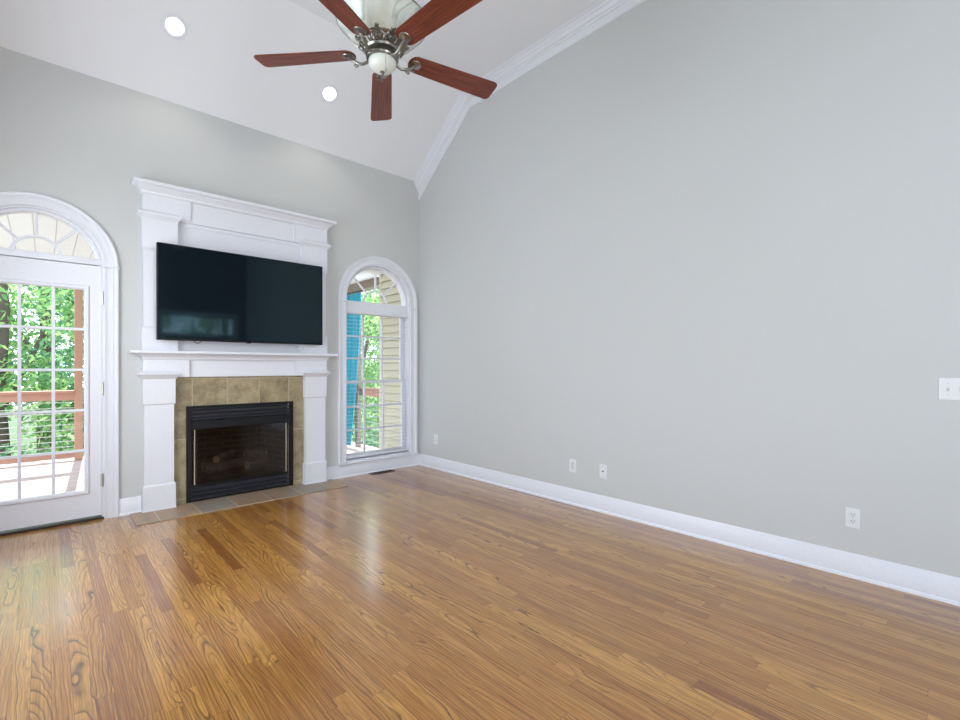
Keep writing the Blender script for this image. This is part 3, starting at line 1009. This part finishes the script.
# uplight bowl
b = B()
outp = [(0.050, 0.034), (0.085, 0.040), (0.130, 0.058), (0.175, 0.088), (0.208, 0.122), (0.226, 0.152), (0.236, 0.158), (0.240, 0.163)]
inp = [(0.236, 0.168), (0.226, 0.163), (0.203, 0.130), (0.170, 0.095), (0.125, 0.065), (0.080, 0.047), (0.050, 0.042)]
lathe(b, outp + inp + [outp[0]], (FX, FY, FZ), 56)
obj('glass_bowl', b, MARBLE, fan, sm=True)
b = B(); lathe(b, [(0.238, 0.164), (0.243, 0.162), (0.245, 0.167), (0.241, 0.171), (0.236, 0.170), (0.238, 0.164)], (FX, FY, FZ), 56)
obj('bowl_rim', b, PEWTER, fan, sm=True)
b = B()
tube(b, [(FX, FY, fz(0.05)), (FX, FY, ZC - 0.05)], 0.013, 16)
obj('downrod', b, PEWTER, fan, sm=True)
b = B(); lathe(b, [(0, ZC - 0.085), (0.022, ZC - 0.085), (0.040, ZC - 0.070), (0.066, ZC - 0.030), (0.072, ZC - 0.001), (0, ZC - 0.001)], (FX, FY, 0), 32)
obj('canopy', b, PEWTER, fan, sm=True)


def scroll(bm, c, er, ez, r0, turns, rad, rot=0.0, n=18):
    """C-scroll in the plane of er (radial) and ez (up)"""
    pts = []
    for i in range(n):
        t = i / (n - 1)
        a = rot + turns * 2 * PI * t
        rr2 = r0 * (1 - 0.75 * t)
        pts.append(Vector(c) + er * (rr2 * math.cos(a)) + ez * (rr2 * math.sin(a)))
    tube(bm, pts, [rad * (1 - 0.3 * i / n) for i in range(n)], 6)


b = B()
UZ = Vector((0, 0, 1))
for k in range(10):
    a = 2 * PI * k / 10 + 0.2
    er = Vector((math.cos(a), math.sin(a), 0))
    et = Vector((-math.sin(a), math.cos(a), 0))
    sl = (er * 0.75 + UZ * 0.66).normalized()
    c = Vector((FX, FY, FZ)) + er * 0.106 + UZ * 0.026
    scroll(b, c + et * 0.013, et, sl, 0.021, 1.3, 0.0052, -1.2)
    scroll(b, c - et * 0.013, -et, sl, 0.021, 1.3, 0.0052, -1.2)
    scroll(b, c + sl * 0.034, et, sl, 0.014, 1.2, 0.0046, 0.6)
    tube(b, [c - sl * 0.035, c - sl * 0.01, c + sl * 0.045], 0.0048, 6)
lathe(b, [(0.112, 0.040), (0.118, 0.044), (0.124, 0.052), (0.121, 0.055), (0.113, 0.047), (0.112, 0.040)], (FX, FY, FZ), 40)
obj('scrollwork', b, PEWTER, fan, sm=True)

ph = 2.2962
BR0, BR1 = 0.150, 0.700


def blade_mesh():
    bm = bmesh.new()
    uvl = bm.loops.layers.uv.new('UVMap')
    n0 = 10
    pts = []
    w0, w1 = 0.056, 0.071
    # rounded root
    for i in range(n0 + 1):
        a = PI / 2 + PI * i / n0
        pts.append((BR0 + 0.045 + 0.045 * math.cos(a), w0 * math.sin(a)))
    rc = 0.028
    for i in range(5):
        a = -PI / 2 + PI / 2 * i / 4
        pts.append((BR1 - rc + rc * math.cos(a), -w1 + rc + rc * math.sin(a)))
    for i in range(5):
        a = PI / 2 * i / 4
        pts.append((BR1 - rc + rc * math.cos(a), w1 - rc + rc * math.sin(a)))
    vs = []
    for z in (-0.003, 0.003):
        vs.append([bm.verts.new((x, y, z)) for x, y in pts])
    n = len(pts)
    bm.faces.new(vs[0][::-1]); bm.faces.new(vs[1])
    for i in range(n):
        j = (i + 1) % n
        bm.faces.new((vs[0][i], vs[0][j], vs[1][j], vs[1][i]))
    for f in bm.faces:
        for l in f.loops:
            l[uvl].uv = (l.vert.co.x, l.vert.co.y)
    return bm


for k in range(5):
    a = ph - k * 2 * PI / 5
    R3 = Matrix.Translation((FX, FY, FZ)) @ Matrix.Rotation(a, 4, 'Z')
    pitch = Matrix.Rotation(math.radians(-11), 4, 'X')
    bm = blade_mesh()
    for f in bm.faces:
        for l in f.loops:
            uv = l[bm.loops.layers.uv.active].uv
            uv.x += k * 1.7
    bmesh.ops.transform(bm, matrix=R3 @ pitch, verts=bm.verts[:])
    obj('blade', bm, BLADE, fan)
    b = B()
    p = [(0.070, 0, -0.032), (0.086, 0, -0.044), (0.106, 0, -0.051), (0.128, 0, -0.049), (0.147, 0, -0.040), (0.164, 0, -0.028), (0.178, 0, -0.017), (0.190, 0, -0.008)]
    tube(b, p, [0.0095, 0.0085, 0.008, 0.008, 0.0085, 0.009, 0.009, 0.008], 10)
    scroll(b, (0.146, 0, -0.056), Vector((1, 0, 0)), UZ, 0.013, 1.2, 0.005, PI / 2)
    lathe(b, [(0, -0.012), (0.007, -0.010), (0.0095, -0.002), (0.006, 0.006), (0, 0.008)], (0.182, 0.016, -0.026), 10)
    bmesh.ops.transform(b, matrix=R3, verts=b.verts[:])
    arm = obj('blade_arm', b, PEWTER, fan, sm=True)
    b = B()
    lathe(b, [(0, -0.016), (0.010, -0.015), (0.014, -0.011), (0.022, -0.010), (0.031, -0.007), (0.033, -0.0035), (0.0, -0.0035)], (0.190, 0, 0), 24)
    bmesh.ops.transform(b, matrix=R3 @ pitch, verts=b.verts[:])
    obj('medallion', b, PEWTER, arm, sm=True)

# ------------------------------------------------------------------ recessed lights on the sloped ceiling
nslope = Vector((0, -math.sin(al), -math.cos(al)))


def recessed(x, y, label):
    z = ZB + (ZC - ZB) * (y / YC)
    q = nslope.to_track_quat('Z', 'Y').to_matrix().to_4x4()
    M = Matrix.Translation((x, y, z)) @ q
    t = thing('recessed_light', label, 'ceiling light', (x, y, z), 'recessed lights')
    b = B()
    lathe(b, [(0.060, 0.0), (0.092, 0.0), (0.092, 0.004), (0.084, 0.009), (0.066, 0.008), (0.060, 0.003), (0.060, 0.0)], (0, 0, 0), 36)
    bmesh.ops.transform(b, matrix=M, verts=b.verts[:])
    obj('trim_ring', b, TRIM, t, sm=True)
    b = B()
    lathe(b, [(0, 0.001), (0.060, 0.001), (0.056, 0.006), (0.030, 0.010), (0, 0.011)], (0, 0, 0), 30)
    bmesh.ops.transform(b, matrix=M, verts=b.verts[:])
    o = obj('lens', b, LAMP, t, sm=True)
    l = add_light('lamp_beam', 'SPOT', (0, 0, 0), 9, (1.0, 0.95, 0.86), spot_size=math.radians(125), spot_blend=0.6, shadow_soft_size=0.05)
    l.parent = t
    l.location = Vector((0, 0, -0.03))
    return t


recessed(-1.398, -0.462, 'glowing round recessed light in the sloped ceiling, nearer the right wall beside a fan blade')
recessed(-2.690, -0.478, 'glowing round recessed light in the sloped ceiling, farther left above the fireplace')

# ------------------------------------------------------------------ wall plates on the right wall
def wplate(bm, yc, zc, w=0.070, h=0.115, th=0.006):
    box(bm, -th, 0.0, yc - w / 2, yc + w / 2, zc - h / 2, zc + h / 2, 0.0025, 2)


def screw(bm, yc, zc):
    lathe(bm, [(0, 0.0), (0.0035, 0.0), (0.003, 0.0012), (0, 0.0014)], (-0.006, yc, zc), 10, Matrix.Rotation(-PI / 2, 4, 'Y'))


def duplex(y, z, label):
    t = thing('wall_outlet', label, 'electrical outlet', (0, y, z - 0.0575))
    b = B(); wplate(b, y, z); obj('plate', b, PLASTIC, t)
    for s in (-1, 1):
        zc = z + s * 0.0195
        b = B(); box(b, -0.0085, -0.004, y - 0.0165, y + 0.0165, zc - 0.014, zc + 0.014, 0.006, 3)
        f = obj('receptacle', b, PLASTIC, t)
        b = B()
        for dy in (-0.0065, 0.0065):
            box(b, -0.0092, -0.0080, y + dy - 0.0013, y + dy + 0.0013, zc - 0.001, zc + 0.008)
        lathe(b, [(0, 0.0), (0.0026, 0.0), (0.0026, 0.0008), (0, 0.0008)], (-0.0084, y, zc - 0.007), 10, Matrix.Rotation(-PI / 2, 4, 'Y'))
        obj('slots', b, SLOT, f)
    b = B(); screw(b, y, z); obj('screw', b, GREYSLOT, t)
    return t


duplex(-4.306, 0.344, 'white duplex outlet on the right wall near the right edge, nearest the camera')
duplex(-0.345, 0.352, 'white duplex outlet on the right wall by the corner next to the window')
t = thing('wall_plate', 'blank white wall plate with grey panel, left of the pair on the right wall', 'wall plate', (0, -2.336, 0.287))
b = B(); wplate(b, -2.336, 0.344); obj('plate', b, PLASTIC, t)
b = B(); box(b, -0.0078, -0.004, -2.336 - 0.0165, -2.336 + 0.0165, 0.344 - 0.033, 0.344 + 0.033, 0.0015, 1)
o = obj('insert', b, GREYSLOT, t); o['label'] = 'grey rectangular insert'
t = thing('cable_plate', 'white wall plate with a dark cable jack, right of the pair on the right wall', 'wall plate', (0, -2.646, 0.287))
b = B(); wplate(b, -2.646, 0.345); obj('plate', b, PLASTIC, t)
RY = Matrix.Rotation(-PI / 2, 4, 'Y')
b = B(); lathe(b, [(0, 0.0), (0.0065, 0.0), (0.0065, 0.004), (0.0045, 0.005), (0.0045, 0.011), (0.003, 0.011), (0.003, 0.004), (0, 0.004)], (-0.005, -2.646, 0.345), 12, RY)
o = obj('jack', b, SLOT, t); o['label'] = 'dark round cable jack'
for dz in (0.386, 0.304):
    b = B(); screw(b, -2.646, dz); obj('screw', b, GREYSLOT, t)
t = thing('light_switch', 'white double toggle light switch plate on the right wall, cut by the right edge', 'light switch', (0, -4.7195, 1.048))
b = B(); wplate(b, -4.7195, 1.1055, 0.115, 0.114); obj('plate', b, PLASTIC, t)
for yy, s in ((-4.697, 1), (-4.743, -1)):
    M = Matrix.Translation((-0.006, yy, 1.1055)) @ Matrix.Rotation(math.radians(24 * s), 4, 'Y')
    b = B(); box(b, -0.013, 0.002, -0.0045, 0.0045, -0.006, 0.006, 0.0015, 1, M)
    tg = obj('toggle', b, PLASTIC, t)
    b = B(); box(b, -0.0066, -0.0055, yy - 0.006, yy + 0.006, 1.1055 - 0.0125, 1.1055 + 0.0125)
    obj('toggle_slot', b, GREYSLOT, tg)
for yy in (-4.697, -4.743):
    for dz in (-0.03, 0.03):
        b = B(); screw(b, yy, 1.1055 + dz); obj('screw', b, GREYSLOT, t)

# floor register by the window
t = thing('floor_register', 'small dark metal floor vent by the baseboard under the tall window', 'floor vent', (-0.575, -0.077, 0))
b = B(); plate(b, [(-0.72, 0.027), (-0.43, 0.027), (-0.43, 0.127), (-0.72, 0.127)], [[(-0.70, 0.045), (-0.45, 0.045), (-0.45, 0.109), (-0.70, 0.109)]], 0.0, 0.005)
bmesh.ops.transform(b, matrix=Matrix(((1, 0, 0, 0), (0, 0, -1, 0), (0, 1, 0, 0), (0, 0, 0, 1))), verts=b.verts[:])
obj('frame', b, VENTM, t)
b = B()
for k in range(16):
    xx = -0.695 + k * 0.0163
    box(b, xx - 0.002, xx + 0.002, -0.109, -0.045, 0.0005, 0.004)
obj('louvers', b, VENTM, t)

# ------------------------------------------------------------------ outside: porch, rail, trees
DKZ = -0.06
b = B(); box(b, -8.0, 0.42, WT, 3.95, DKZ - 0.12, DKZ)
struct(obj('porch_floor', b, DECK), 'sunlit deck boards outside the door')
b = B(); box(b, -8.0, 0.6, WT, 4.1, 2.54, 2.64)
struct(obj('porch_ceiling', b, BEAD), 'white beadboard porch ceiling')
b = B(); box(b, -8.0, 0.12, 3.62, 3.78, 2.30, 2.54, 0.004)
tag(solo('porch_beam', b, TRIM, (-3.9, 3.7, 2.30)), 'white beam along the outer edge of the porch roof, above the railing', 'beam')
b = B(); box(b, 0.14, 0.30, 1.22, 4.0, 2.42, 2.54, 0.004)
tag(solo('porch_side_beam', b, GREYWOOD, (0.22, 2.6, 2.42)), 'brown wooden beam seen through the half-round top of the tall window', 'beam')
# wing of the house beside the window, lapped siding
b = B()
zz = -0.3
loops = []
L0, L1 = [], []
X0 = 0.10
sec = []
while zz < 2.95:
    sec += [(0.004, zz), (-0.028, zz), (-0.004, zz + 0.105)]
    zz += 0.105
sec += [(0.10, zz), (0.10, -0.3)]
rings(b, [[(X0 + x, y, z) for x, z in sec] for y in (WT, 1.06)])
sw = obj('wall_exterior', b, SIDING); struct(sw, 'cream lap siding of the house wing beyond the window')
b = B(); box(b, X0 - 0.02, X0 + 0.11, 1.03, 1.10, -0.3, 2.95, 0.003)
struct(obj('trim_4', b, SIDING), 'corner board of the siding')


def post(x, y, label, z1, mat, w=0.09):
    b = B(); box(b, x - w / 2, x + w / 2, y - w / 2, y + w / 2, DKZ, z1, 0.006)
    return tag(solo('porch_post', b, mat, (x, y, DKZ), False), label, 'post')


post(-3.100, 3.70, 'reddish cedar porch post seen through the right column of door panes', 2.30, CEDAR, 0.085)
post(0.25, 2.03, 'brown wooden porch post beside the turquoise curtain outside the window', 2.42, GREYWOOD, 0.07)
post(-6.1, 3.70, 'cedar porch post left of the door view', 2.30, CEDAR, 0.085)

rl = thing('porch_railing', 'reddish wooden porch railing with steel cables seen through the door', 'railing', (-4.6, 3.7, DKZ))
b = B(); box(b, -6.05, -3.145, 3.63, 3.77, 0.862, 0.900, 0.005); obj('cap_rail', b, CEDAR, rl)
b = B(); box(b, -6.05, -3.145, 3.68, 3.72, 0.765, 0.862, 0.004); obj('top_rail', b, CEDAR, rl)
b = B(); box(b, -6.05, -3.145, 3.68, 3.72, DKZ + 0.04, DKZ + 0.13, 0.004); obj('bottom_rail', b, CEDAR, rl)
for k in range(9):
    z = 0.13 + k * 0.076
    b = B(); tube(b, [(-6.05, 3.70, z), (-3.145, 3.70, z)], 0.0045, 6); obj('cable', b, CABLE, rl)
r2 = thing('porch_side_railing', 'brown wooden porch side rail crossing low behind the tall window', 'railing', (0.25, 1.65, DKZ))
b = B(); box(b, 0.20, 0.30, 1.11, 1.95, 0.86, 0.898, 0.005); obj('cap_rail', b, CEDAR, r2)
b = B(); box(b, 0.23, 0.27, 1.11, 1.95, 0.765, 0.86, 0.004); obj('top_rail', b, CEDAR, r2)
for k in range(7):
    z = 0.08 + k * 0.095
    b = B(); tube(b, [(0.25, 1.11, z), (0.25, 1.95, z)], 0.004, 6); obj('cable', b, CABLE, r2)

# outdoor curtain hanging from the side beam
cu = thing('outdoor_curtain', 'turquoise outdoor curtain hanging on the porch, left in the tall window', 'curtain', (0.16, 2.4, 0))
b = B()
cols, rows = 60, 24
gv = []
for j in range(rows + 1):
    z = 2.36 - (2.36 + 0.02) * j / rows
    row = []
    tt = j / rows
    w = 1.00 - 0.31 * (tt ** 1.5)          # gathers inward lower down
    for i in range(cols + 1):
        s_ = i / cols
        y = 2.68 - w * (1 - s_)
        x = 0.10 + 0.035 * math.sin(s_ * 2 * PI * 7 + 0.4 * math.sin(tt * 3)) - 0.02 * tt
        row.append(b.verts.new((x, y, z)))
    gv.append(row)
for j in range(rows):
    for i in range(cols):
        b.faces.new((gv[j][i], gv[j][i + 1], gv[j + 1][i + 1], gv[j + 1][i]))
bmesh.ops.solidify(b, geom=b.faces[:], thickness=0.004)
obj('fabric', b, CURTAIN, cu, sm=True, ang=80)
b = B(); tube(b, [(0.10, 1.60, 2.385), (0.10, 2.74, 2.385)], 0.010, 10); obj('rod', b, BLACK, cu, sm=True)
for k in range(9):
    yc = 1.68 + 0.115 * k
    b = B(); tube(b, [(0.10 + 0.016 * math.cos(2 * PI * q / 12), yc, 2.383 + 0.020 * math.sin(2 * PI * q / 12)) for q in range(13)], 0.0025, 6)
    obj('ring', b, BLACK, cu)

b = B(); box(b, -30, 40, 4.2, 45, -2.1, -1.9)
struct(obj('ground', b, GRASS))
b = B(); box(b, -30, 30, -40, YF - 0.3, -0.5, -0.3)
struct(obj('ground_front', b, GRASS))


def foliage(seed, n, rx, rz, size, lumps=26):
    rnd = random.Random(seed)
    C = []
    for _ in range(lumps):
        while True:
            p = Vector((rnd.uniform(-1, 1), rnd.uniform(-1, 1), rnd.uniform(-1, 1)))
            if p.length < 1: break
        C.append((Vector((p.x * rx, p.y * rx, p.z * rz)), rnd.uniform(0.45, 0.85)))
    vs, fs = [], []
    for _ in range(n):
        c, r = rnd.choice(C)
        d = Vector((rnd.gauss(0, 1), rnd.gauss(0, 1), rnd.gauss(0, 1))).normalized()
        p = c + d * r * rnd.uniform(0.55, 1.0)
        nrm = (d + Vector((rnd.gauss(0, .5), rnd.gauss(0, .5), rnd.gauss(0.4, .5)))).normalized()
        a = nrm.orthogonal().normalized()
        a = Matrix.Rotation(rnd.uniform(0, 2 * PI), 3, nrm) @ a
        c2 = nrm.cross(a)
        s = size * rnd.uniform(0.6, 1.35)
        k = len(vs)
        vs += [p - a * s, p - c2 * s * 0.42 + nrm * s * 0.08, p + a * s, p + c2 * s * 0.42 + nrm * s * 0.08]
        fs.append((k, k + 1, k + 2, k + 3))
    me = bpy.data.meshes.new('foliage')
    me.from_pydata([tuple(v) for v in vs], [], fs)
    return me


FOL = [foliage(s, 6400, 1.75, 2.7, 0.074, 30) for s in (3, 8)]
FOL[0].materials.append(LEAF); FOL[1].materials.append(LEAF2)
bt = B()
tube(bt, [(0, 0, 0), (0.04, 0.02, 1.2), (-0.02, 0.05, 2.6), (0.06, 0, 4.2), (0.0, 0.0, 6.0)], [0.16, 0.13, 0.115, 0.09, 0.04], 10)
tube(bt, [(0.0, 0.03, 2.2), (0.5, 0.1, 3.3), (0.9, 0.2, 4.4)], [0.06, 0.05, 0.02], 8)
tube(bt, [(0.0, 0.03, 2.7), (-0.45, -0.2, 3.7), (-0.8, -0.3, 4.6)], [0.06, 0.045, 0.02], 8)
TR = bpy.data.meshes.new('trunk'); bt.to_mesh(TR); bt.free(); TR.materials.append(BARK); smooth(TR)


def tree(x, y, z, s, k, rot, label, group):
    t = thing('leafy_tree', label, 'tree', (x, y, z), group)
    t.rotation_euler = (0, 0, rot); t.scale = (s, s, s)
    o = bpy.data.objects.new('trunk', TR); COL.objects.link(o); o.parent = t
    f = bpy.data.objects.new('foliage', FOL[k]); COL.objects.link(f); f.parent = t; f.location = (0, 0, 3.55)
    return t


DT = 'bright green leafy tree beyond the porch railing, seen through the glass door'
WTR = 'bright green leafy tree beyond the porch, seen through the tall arched window'
for x, y, s, k, r in ((-4.1, 8.6, 1.0, 0, 0.3), (-2.1, 9.6, 1.05, 1, 1.9), (-3.4, 13.5, 1.3, 0, 3.0), (-6.6, 10.5, 1.15, 1, 4.0), (0.6, 15.5, 1.2, 1, 5.2)):
    tree(x, y, -1.9, s, k, r, DT, 'trees beyond the door')
for x, y, s, k, r in ((3.0, 7.2, 1.0, 0, 1.2), (5.4, 8.6, 1.05, 0, 2.4), (7.4, 12.5, 1.3, 1, 0.7), (9.8, 14.5, 1.35, 0, 3.3)):
    tree(x, y, -1.9, s, k, r, WTR, 'trees beyond the window')
for x, y, s, k, r in ((-1.9, -14.2, 0.8, 0, 0.2), (1.6, -15.0, 0.8, 0, 2.2)):
    tree(x, y, -0.3, s, k, r, 'green tree seen only as a reflection in the television', 'trees behind the strip window')

# undergrowth below the deck edge
UG = foliage(21, 4200, 1.9, 0.75, 0.07, 22); UG.materials.append(LEAF2)
for x, y, r, lb, gp in ((-4.9, 6.2, 0.2, 'low green bush below the railing cables, seen through the door', 'bushes below the railing'),
                        (-2.6, 6.3, 1.4, 'low green bush below the railing cables, seen through the door', 'bushes below the railing'),
                        (2.4, 5.6, 2.2, 'low green bush seen through the lower sash of the tall window', 'bushes beyond the window'),
                        (4.6, 6.4, 0.9, 'low green bush seen through the lower sash of the tall window', 'bushes beyond the window')):
    o = bpy.data.objects.new('bush', UG); COL.objects.link(o)
    o.location = (x, y, -1.0); o.rotation_euler = (0, 0, r)
    tag(o, lb, 'bush', gp)
